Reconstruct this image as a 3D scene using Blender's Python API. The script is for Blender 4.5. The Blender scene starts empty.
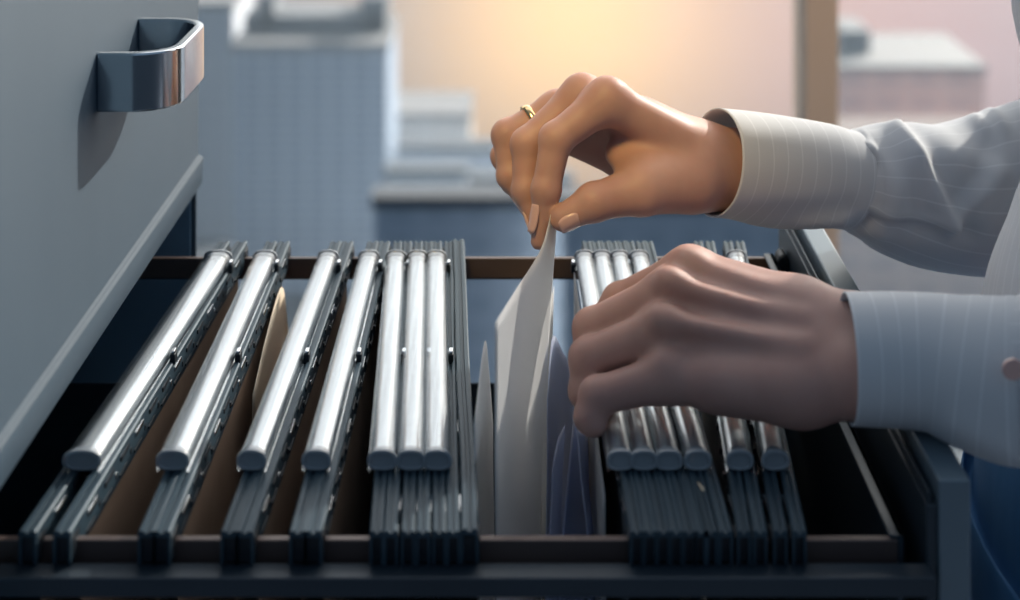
import bpy, math, random
import numpy as np
from mathutils import Vector, Matrix
random.seed(7)
C = bpy.context.scene.collection
SC = bpy.context.scene
PI = math.pi

# ------------------------------------------------------------------ camera
F = 1530.0          # focal length in pixels of the 1020x600 frame
CZ = 1.41           # camera height above the office floor
PX, PY = 518.0, -296.0
def P(px, py, Y):
    return Vector(((px - PX) / F * Y, Y, CZ - (py - PY) / F * Y))
cd = bpy.data.cameras.new('camera'); cam = bpy.data.objects.new('camera', cd); C.objects.link(cam)
cam.location = (0, 0, CZ); cam.rotation_euler = (PI / 2, 0, 0)
cd.sensor_width = 36.0; cd.lens = F / 1020 * 36
cd.shift_x = (510 - PX) / 1020.0
cd.shift_y = -(300 - PY) / 1020.0
cd.clip_start = 0.02; cd.clip_end = 2000
cd.dof.use_dof = True; cd.dof.focus_distance = 0.95; cd.dof.aperture_fstop = 5.0
SC.camera = cam

# ------------------------------------------------------------------ helpers
def srgb(r, g, b):
    f = lambda c: (c / 255 / 12.92) if c / 255 <= 0.04045 else ((c / 255 + 0.055) / 1.055) ** 2.4
    return (f(r), f(g), f(b), 1)

class MB:
    def __init__(s): s.v = []; s.f = []; s.m = []; s.uv = {}
    def add(s, verts, faces, mat=0, uvs=None):
        o = len(s.v); s.v += [tuple(p) for p in verts]
        for k, fc in enumerate(faces):
            s.f.append(tuple(i + o for i in fc)); s.m.append(mat)
            if uvs: s.uv[len(s.f) - 1] = [uvs[k][j] for j in range(len(fc))]
        return s
    def box(s, x0, x1, y0, y1, z0, z1, mat=0):
        v = [(x, y, z) for x in (x0, x1) for y in (y0, y1) for z in (z0, z1)]
        return s.add(v, [(0,1,3,2),(4,6,7,5),(0,4,5,1),(2,3,7,6),(0,2,6,4),(1,5,7,3)], mat)
    def prism(s, prof, a, b, mat=0, closed=True, cap=True):
        """profile points in a plane swept from frame a to frame b; each frame is a function (u, v) -> point"""
        n = len(prof); v = [a(*p) for p in prof] + [b(*p) for p in prof]; f = []
        for i in range(n if closed else n - 1):
            j = (i + 1) % n; f.append((i, j, n + j, n + i))
        if cap and closed: f += [tuple(range(n))[::-1], tuple(range(n, 2 * n))]
        return s.add(v, f, mat)
    def rings(s, rings, mat=0, cap=True, closed=True, uvf=None):
        n = len(rings[0]); v = [p for r in rings for p in r]; f = []; uvs = []
        for k in range(len(rings) - 1):
            for i in range(n if closed else n - 1):
                j = (i + 1) % n
                f.append((k*n+i, k*n+j, (k+1)*n+j, (k+1)*n+i))
                if uvf: uvs.append([uvf(k, i), uvf(k, i + 1), uvf(k + 1, i + 1), uvf(k + 1, i)])
        if cap:
            f.append(tuple(range(n))[::-1]); f.append(tuple(range((len(rings)-1)*n, len(rings)*n)))
            if uvf: uvs += [[(0, 0)] * n, [(0, 0)] * n]
        return s.add(v, f, mat, uvs if uvf else None)
    def tube(s, pts, r, n=10, mat=0):
        pts = [Vector(p) for p in pts]; R = []
        for k, p in enumerate(pts):
            d = (pts[min(k + 1, len(pts) - 1)] - pts[max(k - 1, 0)]).normalized()
            up = Vector((0, 0, 1)) if abs(d.z) < .9 else Vector((1, 0, 0))
            a = d.cross(up).normalized(); b = a.cross(d)
            rr = r[k] if isinstance(r, (list, tuple)) else r
            R.append([p + (a * math.cos(t) + b * math.sin(t)) * rr for t in [2*PI*i/n for i in range(n)]])
        return s.rings(R, mat)
    def build(s, name, mats, parent=None, smooth=False, bevel=0, seg=2, angle=None):
        me = bpy.data.meshes.new(name)
        me.from_pydata(s.v, [], s.f)
        if s.uv:
            ul = me.uv_layers.new(name='UVMap')
            for p in me.polygons:
                u = s.uv.get(p.index)
                if u:
                    for k, li in enumerate(p.loop_indices): ul.data[li].uv = u[k]
        if not isinstance(mats, (list, tuple)): mats = [mats]
        for m in mats: me.materials.append(m)
        for p, mi in zip(me.polygons, s.m): p.material_index = mi; p.use_smooth = smooth
        me.validate()
        import bmesh
        bm = bmesh.new(); bm.from_mesh(me); bmesh.ops.recalc_face_normals(bm, faces=bm.faces); bm.to_mesh(me); bm.free()
        o = bpy.data.objects.new(name, me); C.objects.link(o)
        if parent is not None: o.parent = parent
        if bevel:
            b = o.modifiers.new('Bevel', 'BEVEL'); b.width = bevel; b.segments = seg; b.limit_method = 'ANGLE'
            b.angle_limit = math.radians(40); b.harden_normals = False
        if angle is not None:
            for p in me.polygons: p.use_smooth = True
            me.set_sharp_from_angle(angle=math.radians(angle))
        return o

def tag(o, label, cat, group=None):
    o['label'] = label; o['category'] = cat
    if group: o['group'] = group
    return o
def thing(name, label, cat, loc=(0, 0, 0), group=None):
    o = bpy.data.objects.new(name, None); C.objects.link(o); o.location = loc; o.empty_display_size = .02
    return tag(o, label, cat, group)
def struct(o): o['kind'] = 'structure'; return o
def attach(o, parent):       # parent while keeping world coordinates of the mesh data
    o.data.transform(Matrix.Translation(-parent.location)); o.parent = parent; return o
def attach_sub(o, part, root):      # a sub-part of a part of the thing `root`
    o.data.transform(Matrix.Translation(-root.location)); o.parent = part; return o

# ------------------------------------------------------------------ materials
def pmat(name, col, rough=.5, metal=0., **kw):
    m = bpy.data.materials.new(name); m.use_nodes = True
    b = m.node_tree.nodes['Principled BSDF']
    b.inputs['Base Color'].default_value = col if len(col) == 4 else (*col, 1)
    b.inputs['Roughness'].default_value = rough; b.inputs['Metallic'].default_value = metal
    for k, v in kw.items(): b.inputs[k.replace('_', ' ')].default_value = v
    return m
def N(m, t, **kw):
    n = m.node_tree.nodes.new(t)
    for k, v in kw.items(): setattr(n, k, v)
    return n
def L(m, a, b): m.node_tree.links.new(a, b)
def noise_col(m, c1, c2, scale=20, detail=4, stretch=(1, 1, 1), bump=0, bdist=.001):
    b = m.node_tree.nodes['Principled BSDF']
    tc = N(m, 'ShaderNodeTexCoord'); mp = N(m, 'ShaderNodeMapping'); mp.inputs['Scale'].default_value = stretch
    nz = N(m, 'ShaderNodeTexNoise'); nz.inputs['Scale'].default_value = scale; nz.inputs['Detail'].default_value = detail
    r = N(m, 'ShaderNodeValToRGB'); r.color_ramp.elements[0].color = c1; r.color_ramp.elements[1].color = c2
    r.color_ramp.elements[0].position = .3; r.color_ramp.elements[1].position = .7
    L(m, tc.outputs['Object'], mp.inputs[0]); L(m, mp.outputs[0], nz.inputs[0]); L(m, nz.outputs[0], r.inputs[0])
    L(m, r.outputs[0], b.inputs['Base Color'])
    if bump:
        bp = N(m, 'ShaderNodeBump'); bp.inputs['Strength'].default_value = bump; bp.inputs['Distance'].default_value = bdist
        L(m, nz.outputs[0], bp.inputs['Height']); L(m, bp.outputs[0], b.inputs['Normal'])
    return m

M_cab = noise_col(pmat('painted_steel', (.3, .36, .4), .6, Specular_IOR_Level=.2), (.046, .074, .104, 1), (.055, .085, .117, 1), 6, 3, (1, 1, .25))
M_cabin = pmat('cabinet_interior', (.11, .22, .34), .7)
M_frame = noise_col(pmat('drawer_steel', (.03, .045, .06), .45, .3), (.018, .03, .044, 1), (.03, .045, .062, 1), 12)
M_face = pmat('drawer_front_steel', (.13, .18, .22), .35, .2)
M_inner = pmat('drawer_liner', (.025, .04, .055), .4, .3)
M_rail = noise_col(pmat('rail_enamel', (.05, .035, .032), .4, .4), (.085, .064, .062, 1), (.13, .095, .085, 1), 30, 3, (.3, 1, 1))
M_chrome = pmat('polished_steel', (.58, .63, .68), .16, 1.0)
M_bar = noise_col(pmat('file_bar_steel', (.045, .07, .09), .5, .2, Specular_IOR_Level=.3), (.018, .038, .056, 1), (.033, .062, .086, 1), 60, 3, (1, .05, 1))
M_hook = pmat('hook_black', (.008, .014, .022), .5, .2)
M_rivet = pmat('rivet_bright', (.7, .72, .75), .2, 1.0)
M_kraft = noise_col(pmat('kraft_board', (.2, .13, .09), .8), (.25, .165, .115, 1), (.34, .235, .165, 1), 25, 5, (1, 1, 1), .1)
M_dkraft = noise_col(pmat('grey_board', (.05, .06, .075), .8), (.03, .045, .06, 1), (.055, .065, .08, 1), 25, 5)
M_strip = noise_col(pmat('title_strip', (.4, .42, .44), .5), (.10, .125, .16, 1), (.50, .52, .53, 1), 420, 2, (1, .008, 1))
M_manila_litkraft = pmat('manila_and_lit_kraft', (.66, .54, .40), .7)

M_clear = bpy.data.materials.new('clear_plastic'); M_clear.use_nodes = True
nt = M_clear.node_tree; nt.nodes.clear()
out = nt.nodes.new('ShaderNodeOutputMaterial'); mx = nt.nodes.new('ShaderNodeMixShader'); tr = nt.nodes.new('ShaderNodeBsdfTransparent')
gl = nt.nodes.new('ShaderNodeBsdfGlossy'); gl.inputs['Roughness'].default_value = .16; gl.inputs['Color'].default_value = (1, 1, 1, 1)
lw = nt.nodes.new('ShaderNodeLayerWeight'); lw.inputs['Blend'].default_value = .42
mr = nt.nodes.new('ShaderNodeMapRange'); mr.inputs['To Min'].default_value = .07; mr.inputs['To Max'].default_value = .42
tr.inputs['Color'].default_value = (.93, .96, .98, 1)
nt.links.new(lw.outputs['Fresnel'], mr.inputs['Value']); nt.links.new(mr.outputs[0], mx.inputs[0])
nt.links.new(tr.outputs[0], mx.inputs[1]); nt.links.new(gl.outputs[0], mx.inputs[2]); nt.links.new(mx.outputs[0], out.inputs[0])
M_cap = pmat('plastic_end_cap', (.24, .27, .30), .12, 0, Specular_IOR_Level=.9)

def paper_mat(name, col, trans):
    m = bpy.data.materials.new(name); m.use_nodes = True; nt = m.node_tree
    b = nt.nodes['Principled BSDF']; b.inputs['Base Color'].default_value = col; b.inputs['Roughness'].default_value = .75
    t = nt.nodes.new('ShaderNodeBsdfTranslucent'); t.inputs[0].default_value = col
    x = nt.nodes.new('ShaderNodeMixShader'); x.inputs[0].default_value = trans
    o = nt.nodes['Material Output']
    nz = nt.nodes.new('ShaderNodeTexNoise'); nz.inputs['Scale'].default_value = 300; bp = nt.nodes.new('ShaderNodeBump'); bp.inputs['Strength'].default_value = .06; bp.inputs['Distance'].default_value = .0004
    nt.links.new(nz.outputs[0], bp.inputs['Height']); nt.links.new(bp.outputs[0], b.inputs['Normal'])
    nt.links.new(b.outputs[0], x.inputs[1]); nt.links.new(t.outputs[0], x.inputs[2]); nt.links.new(x.outputs[0], o.inputs[0])
    return m
M_paper = paper_mat('white_paper', (.88, .88, .88, 1), .65)
M_shadepaper = paper_mat('shaded_white_paper', (.60, .66, .82, 1), .5)  # white paper with the blue shade put into its colour
M_gpaper = paper_mat('grey_card', (.42, .42, .43, 1), .15)

M_skin = bpy.data.materials.new('skin'); M_skin.use_nodes = True
b = M_skin.node_tree.nodes['Principled BSDF']; b.inputs['Roughness'].default_value = .5; b.inputs['Specular IOR Level'].default_value = .35
b.inputs['Subsurface Weight'].default_value = .25; b.inputs['Subsurface Radius'].default_value = (1, .35, .2); b.inputs['Subsurface Scale'].default_value = .006
noise_col(M_skin, (.41, .235, .20, 1), (.48, .29, .245, 1), 35, 5, (1, 1, 1), .12, .0012)
M_nail = pmat('nail', (.62, .40, .36), .2, 0)
M_gold = pmat('gold', (.85, .6, .3), .2, 1)
M_hair = noise_col(pmat('hair_brown', (.05, .03, .02), .5), (.03, .018, .012, 1), (.09, .05, .03, 1), 120, 3, (1, 1, .05))
M_blue = noise_col(pmat('blue_twill', (.06, .18, .36), .75), (.05, .17, .36, 1), (.08, .23, .45, 1), 60, 4, (1, 1, .2), .2)
M_shoe = pmat('shoe_leather', (.02, .02, .025), .35)
M_lip = pmat('lip', (.5, .2, .18), .4)

def cloth_mat(name):
    m = pmat(name, (.6, .62, .66), .8); nt = m.node_tree; b = nt.nodes['Principled BSDF']
    uv = N(m, 'ShaderNodeUVMap'); sx = N(m, 'ShaderNodeSeparateXYZ'); L(m, uv.outputs[0], sx.inputs[0])
    d = N(m, 'ShaderNodeMath', operation='DIVIDE'); d.inputs[1].default_value = .0115; L(m, sx.outputs['X'], d.inputs[0])
    fr = N(m, 'ShaderNodeMath', operation='FRACT'); L(m, d.outputs[0], fr.inputs[0])
    lt = N(m, 'ShaderNodeMath', operation='LESS_THAN'); lt.inputs[1].default_value = .09; L(m, fr.outputs[0], lt.inputs[0])
    mix = N(m, 'ShaderNodeMix', data_type='RGBA'); mix.inputs[6].default_value = (.60, .62, .65, 1); mix.inputs[7].default_value = (.70, .72, .75, 1)
    L(m, lt.outputs[0], mix.inputs[0]); L(m, mix.outputs[2], b.inputs['Base Color'])
    b.inputs['Sheen Weight'].default_value = .15
    tcn = N(m, 'ShaderNodeTexCoord'); nz = N(m, 'ShaderNodeTexNoise'); nz.inputs['Scale'].default_value = 900
    bp = N(m, 'ShaderNodeBump'); bp.inputs['Strength'].default_value = .15; bp.inputs['Distance'].default_value = .0005
    L(m, tcn.outputs['Object'], nz.inputs[0]); L(m, nz.outputs[0], bp.inputs['Height']); L(m, bp.outputs[0], b.inputs['Normal'])
    # thin cotton lets some light through
    t = N(m, 'ShaderNodeBsdfTranslucent'); x = N(m, 'ShaderNodeMixShader'); x.inputs[0].default_value = .12
    L(m, mix.outputs[2], t.inputs[0]); L(m, b.outputs[0], x.inputs[1]); L(m, t.outputs[0], x.inputs[2])
    L(m, x.outputs[0], nt.nodes['Material Output'].inputs[0])
    return m
M_shirt = cloth_mat('pinstripe_cotton')

# ------------------------------------------------------------------ the cabinet
ZR = P(0, 540, .747).z            # top of the hanging rails (about 1.0 m)
XC = -.2518                       # plane of the cabinet's front
Y0, Y1 = .69, 1.2                 # cabinet's near and far side
ZB = 1.057                        # lower edge of the closed drawer's face
cab = thing('filing_cabinet', 'grey steel filing cabinet with its lower drawer pulled out full of files', 'filing cabinet', (XC, .95, 0))
b = MB()
T = .003
XB = XC - .60
b.box(XB, XC, Y1 - T, Y1, .02, 1.40)                 # far side sheet
b.box(XB, XC, Y0, Y0 + T, .02, 1.40)
b.box(XB, XB + T, Y0, Y1, .02, 1.40, 1)
b.box(XB, XC, Y0, Y1, 1.397, 1.40)
b.box(XB, XC, Y0, Y1, .02, .06)
attach(b.build('body', [M_cab, M_cabin], bevel=.0008), cab)
b = MB(); b.box(XB + .01, XC - .004, Y0 + .004, Y1 - .0035, 1.036, 1.0395)     # shelf rail above the open drawer, and dark inside lining
b.box(XB + .01, XC - .004, Y1 - .0065, Y1 - .0035, .07, 1.036); b.box(XB + .01, XC - .004, Y0 + .0035, Y0 + .0065, .07, 1.036)
attach(b.build('lining', M_cabin), cab)
# closed upper drawer: face with a rolled lower flange
prof = [(-.018, 1.392), (0, 1.392), (.0022, 1.390), (.0022, ZB + .0022), (.0026, ZB + .0010), (.0040, ZB + .0002), (.0056, ZB - .0008), (.0062, ZB - .0022), (.0050, ZB - .0205), (.0040, ZB - .0225), (-.018, ZB - .0225)]
b = MB(); b.prism(prof, lambda x, z: Vector((XC + x, Y0 + .004, z)), lambda x, z: Vector((XC + x, Y1 - .0045, z)))
up = attach(b.build('upper_drawer_front', M_cab, angle=50), cab)
# bow handle
def handle():
    z0, z1 = P(0, 110, .911).z, P(0, 51, .911).z
    ya, yb = .905, 1.010
    dp, r, th = .0475, .027, .0062
    def path(off):
        pts = []; x0 = XC + .002; xo = XC + .002 + dp - off
        pts.append((x0, ya + off)); cx = xo - (r - off)
        for k in range(11):
            t = k / 10 * PI / 2; pts.append((cx + (r - off) * math.sin(t), ya + off + (r - off) * (1 - math.cos(t))))
        for k in range(11):
            t = k / 10 * PI / 2; pts.append((cx + (r - off) * math.cos(t), yb - off - (r - off) * (1 - math.sin(t))))
        pts.append((x0, yb - off)); return pts
    a, i = path(0), path(th); R = []
    for p, q in zip(a, i): R.append([Vector((p[0], p[1], z0)), Vector((p[0], p[1], z1)), Vector((q[0], q[1], z1)), Vector((q[0], q[1], z0))])
    return MB().rings(R).build('handle', M_chrome, angle=35, bevel=.0014, seg=3)
h = attach_sub(handle(), up, cab)

# the open drawer: inner liner, cradle frame, two hanging rails, front
XR = .1855                        # inner end of the rails at the drawer front
b = MB()
zb = .72
b.box(XC - .33, XR + .014, .7285, .7415, ZR - .0175, ZR - .008)       # near slide
b.box(XC - .33, XR + .014, .7415, .747, ZR - .0175, ZR - .0155)
b.box(XC - .33, XR + .014, 1.137, 1.150, ZR - .0175, ZR - .008)       # far slide
b.box(XC - .33, XR + .014, 1.131, 1.137, ZR - .0175, ZR - .0155)
b.box(XC - .33, XR + .014, .735, .745, zb, zb + .012); b.box(XC - .33, XR + .014, 1.134, 1.144, zb, zb + .012)
b.box(XC - .33, XR + .014, .735, 1.144, zb - .002, zb)
b.box(XC - .33, XR + .014, 1.1375, 1.139, zb, .905)     # low far side
dr = attach(b.build('drawer', M_frame, bevel=.0008), cab)
def sub(o):
    return attach_sub(o, dr, cab)
sub(MB().box(XC - .33, XR, .747, .7515, ZR - .0148, ZR).build('rail', M_rail, bevel=.0007))
sub(MB().box(XC - .33, XR, 1.1265, 1.131, ZR - .0148, ZR).build('rail', M_rail, bevel=.0007))
# angle piece closing the rail frame on the drawer front's side
b = MB(); b.box(XR, XR + .003, .7475, 1.1315, ZR - .075, ZR + .002); b.box(XR - .004, XR + .003, .7475, 1.1315, ZR + .0005, ZR + .002)
sub(b.build('end_frame', M_inner, bevel=.0005))
# drawer front (box section panel), with its inner skin
zt = P(0, 480, .738).z; ypf = 1.165
b = MB(); b.box(.2030, .2185, .738, ypf, .62, zt); sub(b.build('drawer_front', M_face, bevel=.0012))
b = MB(); b.box(.1975, .2030, .740, ypf - .005, .66, zt - .013)
b.box(.1985, .2000, .741, ypf - .006, zt - .013, zt - .007); sub(b.build('inner_skin', M_inner, bevel=.0008))
bz = P(777, 265, 1.118).z
b = MB(); b.tube([(.1932, 1.114, 0), (.1932, 1.1155, 0), (.1932, 1.128, 0)], [.0038, .0047, .0047], 22)
for i, (x, y, z) in enumerate(b.v): b.v[i] = (x, y, bz + z * 1.85)
sub(b.build('rubber_bumper', M_hook, angle=40))

# ------------------------------------------------------------------ hanging files
ZT = ZR + .0092                   # top of the file bars
def lerp(a, b, t): return a + (b - a) * t
YN, YF = .738, 1.137
def bar_mesh(xn, xf, w, side=1, plain=False, zt=ZT, wavy=0):
    """one steel channel bar from the near rail to the far rail: an inverted U with a groove on top, slots and rivets on its side"""
    m = MB(); h = .0165; hw = w / 2
    prof = [(-hw, -h), (-hw, -.0008), (-hw + .0008, 0), (-hw * .3, 0), (-hw * .22, -.0012), (hw * .22, -.0012), (hw * .3, 0), (hw - .0008, 0), (hw, -.0008), (hw, -h), (hw - .0012, -h), (hw - .0012, -.003), (-hw + .0012, -.003), (-hw + .0012, -h)]
    R = []
    n = 24 if wavy else 2
    for k in range(n + 1):
        t = k / n; y = lerp(YN, YF, t); x = lerp(xn, xf, t) + wavy * math.sin(t * 9) * (1 - t)
        R.append([Vector((x + u, y, zt + v + wavy * .6 * math.sin(t * 14))) for u, v in prof])
    m.rings(R)
    if not plain:
        for k in range(13):
            t = .05 + .9 * (k + .5) / 13; x = lerp(xn, xf, t) + side * (hw + .0002); y = lerp(YN, YF, t); l = .008
            m.box(x - .0004, x + .0004, y - l, y + l, zt - .0065, zt - .0040, 1 if k % 3 else 2)
            m.box(x - .0006, x + .0006, y + l + .002, y + l + .005, zt - .0115, zt - .0085, 2 if k % 4 == 1 else 1)
            m.box(x - .0004, x + .0004, y - .011, y + .004, zt - .0138, zt - .0125, 1)
    return m
def hook_mesh(xn, xf, w, end=0):
    m = MB(); hw = w / 2 + .0006
    for (x, y, s) in (((xn, .7435, -1), (xf, 1.1345, 1))[end],):
        m.box(x - hw, x + hw, y - .003, y + .003, ZR - .0075, ZR + .0052)
        m.box(x - hw, x + hw, min(y, y - s * .009), max(y, y - s * .009), ZR + .0005, ZR + .0052)
    return m
def pocket_mesh(xl, xr, xlf, xrf, depth=.24, bulge=.006):
    m = MB(); R = []
    ny, nz = 10, 10
    for side in (0, 1):
        rows = []
        for k in range(nz + 1):
            t = k / nz; row = []
            for j in range(ny + 1):
                s = j / ny; y = lerp(.765, 1.112, s)
                xa = lerp(xl, xlf, s); xb = lerp(xr, xrf, s)
                xc = (xa + xb) / 2
                e = (1 - t ** 3)
                bb = bulge * math.sin(PI * min(1, t * 1.3)) * math.sin(PI * s)
                x = lerp(xc, xa, e) - bb * .6 if side == 0 else lerp(xc, xb, e) + bb
                row.append(Vector((x, y, ZT - .012 - depth * t)))
            rows.append(row)
        m.rings(rows, cap=False, closed=False)
    return m
def tube_mesh(xn, xf, yn, yf, zc, hw, hh, n=22):
    """clear half-round magnifier holder"""
    m = MB(); R = []
    prof = []
    for k in range(n + 1):
        t = PI * (-.12 + 1.24 * k / n); c, s_ = math.cos(t), math.sin(t)
        prof.append((hw * math.copysign(abs(c) ** .8, c), hh * math.copysign(abs(s_) ** .8, s_)))
    inner = [(u * .86, v * .86) for u, v in prof][::-1]
    prof = prof + inner
    for k in range(7):
        t = k / 6; R.append([Vector((lerp(xn, xf, t) + u, lerp(yn, yf, t), zc + v)) for u, v in prof])
    m.rings(R); return m
def strip_mesh(xn, xf, yn, yf, zc, hw):
    m = MB(); R = []
    for k in range(5):
        t = k / 4; R.append([Vector((lerp(xn, xf, t) + u, lerp(yn, yf, t), zc + v)) for u, v in ((-hw, -.0008), (-hw * .5, .0022), (0, .0032), (hw * .5, .0022), (hw, -.0008), (hw, -.0016), (0, .002), (-hw, -.0016))])
    m.rings(R); return m
def cap_mesh(x, y, zc, hw, hh, d):
    """plug with a rounded lip closing the half-round tube"""
    m = MB(); R = []
    for (sc, dy) in ((.84, .006), (.85, .001), (1.03, .0006), (1.05, -.0004), (1.0, -.0012), (.80, -.0014), (.74, -.0004), (.3, -.0003)):
        ring = []
        for k in range(24):
            t = 2 * PI * k / 24; c, q = math.cos(t), math.sin(t)
            ring.append(Vector((x + hw * sc * math.copysign(abs(c) ** .8, c), y + dy * d, zc + hh * .25 + (hh * (.78 if q > 0 else .52)) * sc * math.copysign(abs(q) ** .8, q))))
        R.append(ring)
    m.rings(R); return m

GF = 'hanging files with clear title tubes in the drawer'
def hanging_file(label, tn, tf, bars, pocket=True, hw=.0076, ytn=.797, ytf=1.088, kraft=True, width=.0085, ty=0):
    """tn/tf: x of the title tube near and far; bars: list of (x near, x far)"""
    xm = sum(p[0] for p in bars) / len(bars)
    t = thing('hanging_file', label, 'hanging file', (xm, .95, ZR), GF)
    for (a, c) in bars:
        side = 1 if xm < 0 else -1
        attach(bar_mesh(a, c, width, side).build('bar', [M_bar, M_hook, M_rivet], bevel=0), t)
        for e in (0, 1): attach(hook_mesh(a, c, width, e).build('hook', M_hook, bevel=.0008), t)
    if tn is not None:
        zc = ZT + .0024
        th = attach(tube_mesh(tn, tf, ytn, ytf, zc, hw, .0080).build('title_tube', M_clear, angle=60), t)
        def s2(o): return attach_sub(o, th, t)
        s2(strip_mesh(tn, tf, ytn + .003, ytf - .003, zc + .0005, hw * .80).build('title_strip', M_strip, angle=50))
        s2(cap_mesh(tn, ytn, zc, hw, .0080, 1).build('end_cap', M_cap, angle=40))
        s2(cap_mesh(tf, ytf, zc, hw, .0080, -1).build('end_cap', M_cap, angle=40))
        for q in (.46, .97):
            x = lerp(tn, tf, q) + (hw + .0012) * (1 if xm < .02 else -1); y = lerp(ytn, ytf, q)
            m = MB(); m.box(x - .0016, x + .0016, y - .0035, y + .0035, zc - .004, zc + .0022, 1); m.box(x - .0012, x + .0012, y - .0028, y + .0028, zc + .0022, zc + .0040, 0)
            s2(m.build('clip', [M_rivet, M_hook], bevel=.0005))
    xs = sorted(bars, key=lambda p: p[0])
    l, r = xs[0], xs[-1]
    if pocket:
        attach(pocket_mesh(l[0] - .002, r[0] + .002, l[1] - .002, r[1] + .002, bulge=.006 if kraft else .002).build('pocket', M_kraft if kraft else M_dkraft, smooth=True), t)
    return t
def XN(px, Y=.745): return (px - PX) / F * Y       # x at the near rail of a bar seen there
def XT(px, Y=.795): return (px - PX) / F * Y
def XFt(px, Y=1.088): return (px - PX) / F * Y
# ---- left-hand group (far-end title x, near-end title x taken at the tube ends)
hanging_file('hanging file beside the cabinet, its two bars spread apart', XT(81), XFt(218), [(XN(32), XFt(240, 1.13)-.013), (XN(66), XFt(240, 1.13))], hw=.0100)
hanging_file('hanging file second from the cabinet, brown pocket opening beside it', XT(172), XFt(265), [(XN(150), XFt(270, 1.13)), (XN(165), XFt(283, 1.13))], hw=.0086)
hanging_file('hanging file third from the cabinet, slanting between two brown pockets', XT(251), XFt(328), [(XN(232), XFt(335, 1.13)), (XN(247), XFt(347, 1.13))])
hanging_file('hanging file fourth from the cabinet, last before the dense trio', XT(316), XFt(369), [(XN(300), XFt(372, 1.13)), (XN(315), XFt(384, 1.13))])
hanging_file('hanging file first of the dense upright trio left of the white sheets', XT(382), XFt(396), [(XN(378), XFt(397, 1.13)), (XN(392), XFt(407, 1.13))], kraft=False, width=.0068)
hanging_file('hanging file in the middle of the dense upright trio', XT(411), XFt(417.5), [(XN(409), XFt(418, 1.13)), (XN(424), XFt(428, 1.13))], kraft=False, width=.0068)
hanging_file('hanging file third of the dense trio, beside the plain dark bar', XT(437), XFt(436), [(XN(440), XFt(437, 1.13)), (XN(454), XFt(448, 1.13))], kraft=False, width=.0066)
# plain bar with a torn edge, no title tube
t = thing('file_divider', 'plain dark divider bar without title tube beside the white sheets', 'file divider', (XN(470), .95, ZR))
attach(bar_mesh(XN(470), XFt(458, 1.13), .0085, 1, True, ZT + .001, .0007).build('bar', [M_bar, M_hook, M_rivet]), t)
for e in (0, 1): attach(hook_mesh(XN(470), XFt(458, 1.13), .0085, e).build('hook', M_hook, bevel=.0008), t)
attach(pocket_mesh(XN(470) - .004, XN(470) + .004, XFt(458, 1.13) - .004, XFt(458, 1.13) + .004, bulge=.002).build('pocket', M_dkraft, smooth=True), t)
# ---- right-hand group
R_ = [
 ('hanging file nearest the papers, under the fingertips of the lower hand', 621, 584.5, [636, 649], [587, 596]),
 ('hanging file second from the papers, under the lower hand', 644, 601.5, [662, 675], [605, 613]),
 ('hanging file third from the papers, crossed by the lower hand', 669, 619.5, [688, 700], [622, 630]),
 ('hanging file fourth from the papers, beside the tan folder corner', 698, 639, [709, 724], [641, 649]),
 ('hanging file second from the drawer front, its tube end shining below the hand', 740, 704, [742, 758], [699, 711]),
 ('hanging file nearest the drawer front, last of the row', 776, 736, [778, 797], [729, 741]),
]
for lab, tn, tf, bn, bf in R_:
    hanging_file(lab, XT(tn), XFt(tf), [(XN(bn[0]), XFt(bf[0], 1.13)), (XN(bn[1]), XFt(bf[1], 1.13))], kraft=False, width=.0068, hw=.0072)

# ------------------------------------------------------------------ loose sheets and folders
def sheet(name, cols, mat, label, cat='paper', group=None, th=.0003, name_fix=None):
    """cols: list of columns of (px, py, Y) or world Vectors, top to bottom; every column the same length"""
    cv = [[(p if isinstance(p, Vector) else P(*p)) for p in c] for c in cols]
    nc, nr = len(cv), len(cv[0])
    def cr(p, q, r, s, t):
        return .5 * ((2 * q) + (r - p) * t + (2 * p - 5 * q + 4 * r - s) * t * t + (3 * q - p - 3 * r + s) * t ** 3)
    def cat1(pts, n):
        o = []
        for k in range(len(pts) - 1):
            a = pts[k - 1] if k else pts[0] * 2 - pts[1]
            d = pts[k + 2] if k + 2 < len(pts) else pts[-1] * 2 - pts[-2]
            for i in range(n): o.append(cr(a, pts[k], pts[k + 1], d, i / n))
        o.append(pts[-1].copy()); return o
    fine = [cat1(c, 6) for c in cv]
    rows = [cat1([fine[k][j] for k in range(nc)], 6) for j in range(len(fine[0]))]
    m = MB(); m.rings(rows, cap=False, closed=False)
    o = m.build(name, mat, smooth=True)
    s = o.modifiers.new('Solidify', 'SOLIDIFY'); s.thickness = th; s.offset = 0
    # origin at the sheet's foot
    c = sum((Vector(v.co) for v in o.data.vertices), Vector()) / len(o.data.vertices)
    o.data.transform(Matrix.Translation(-c)); o.location = c
    return tag(o, label, cat, group)
GP = 'loose sheets standing in the open file'
sheet('paper_sheet', [
 [(495,323,.80),(495,400,.80),(495,480,.80),(496,560,.80),(496,650,.80)],
 [(517,288,.86),(514,370,.855),(514,450,.85),(511,545,.845),(510,640,.84)],
 [(541,249,.915),(533,330,.91),(528,430,.90),(524,520,.89),(522,620,.88)],
 [(552,210,.948),(544,310,.945),(539,410,.935),(536,510,.925),(534,610,.91)],
 [(559,190,.956),(552,290,.965),(545,400,.96),(541,500,.95),(540,600,.93)]], M_paper,
 'large white sheet being lifted between thumb and finger of the upper hand', 'paper', GP)
sheet('paper_sheet', [
 [(541,380,.975),(541,450,.97),(541,520,.96),(541,610,.94)],
 [(547,318,1.0),(546,410,.99),(545,510,.97),(545,600,.95)],
 [(554,286,1.03),(551,400,1.01),(549,500,.99),(548,590,.96)]], M_paper,
 'narrow white sheet edge standing just behind the lifted sheet', 'paper', GP)
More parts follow.
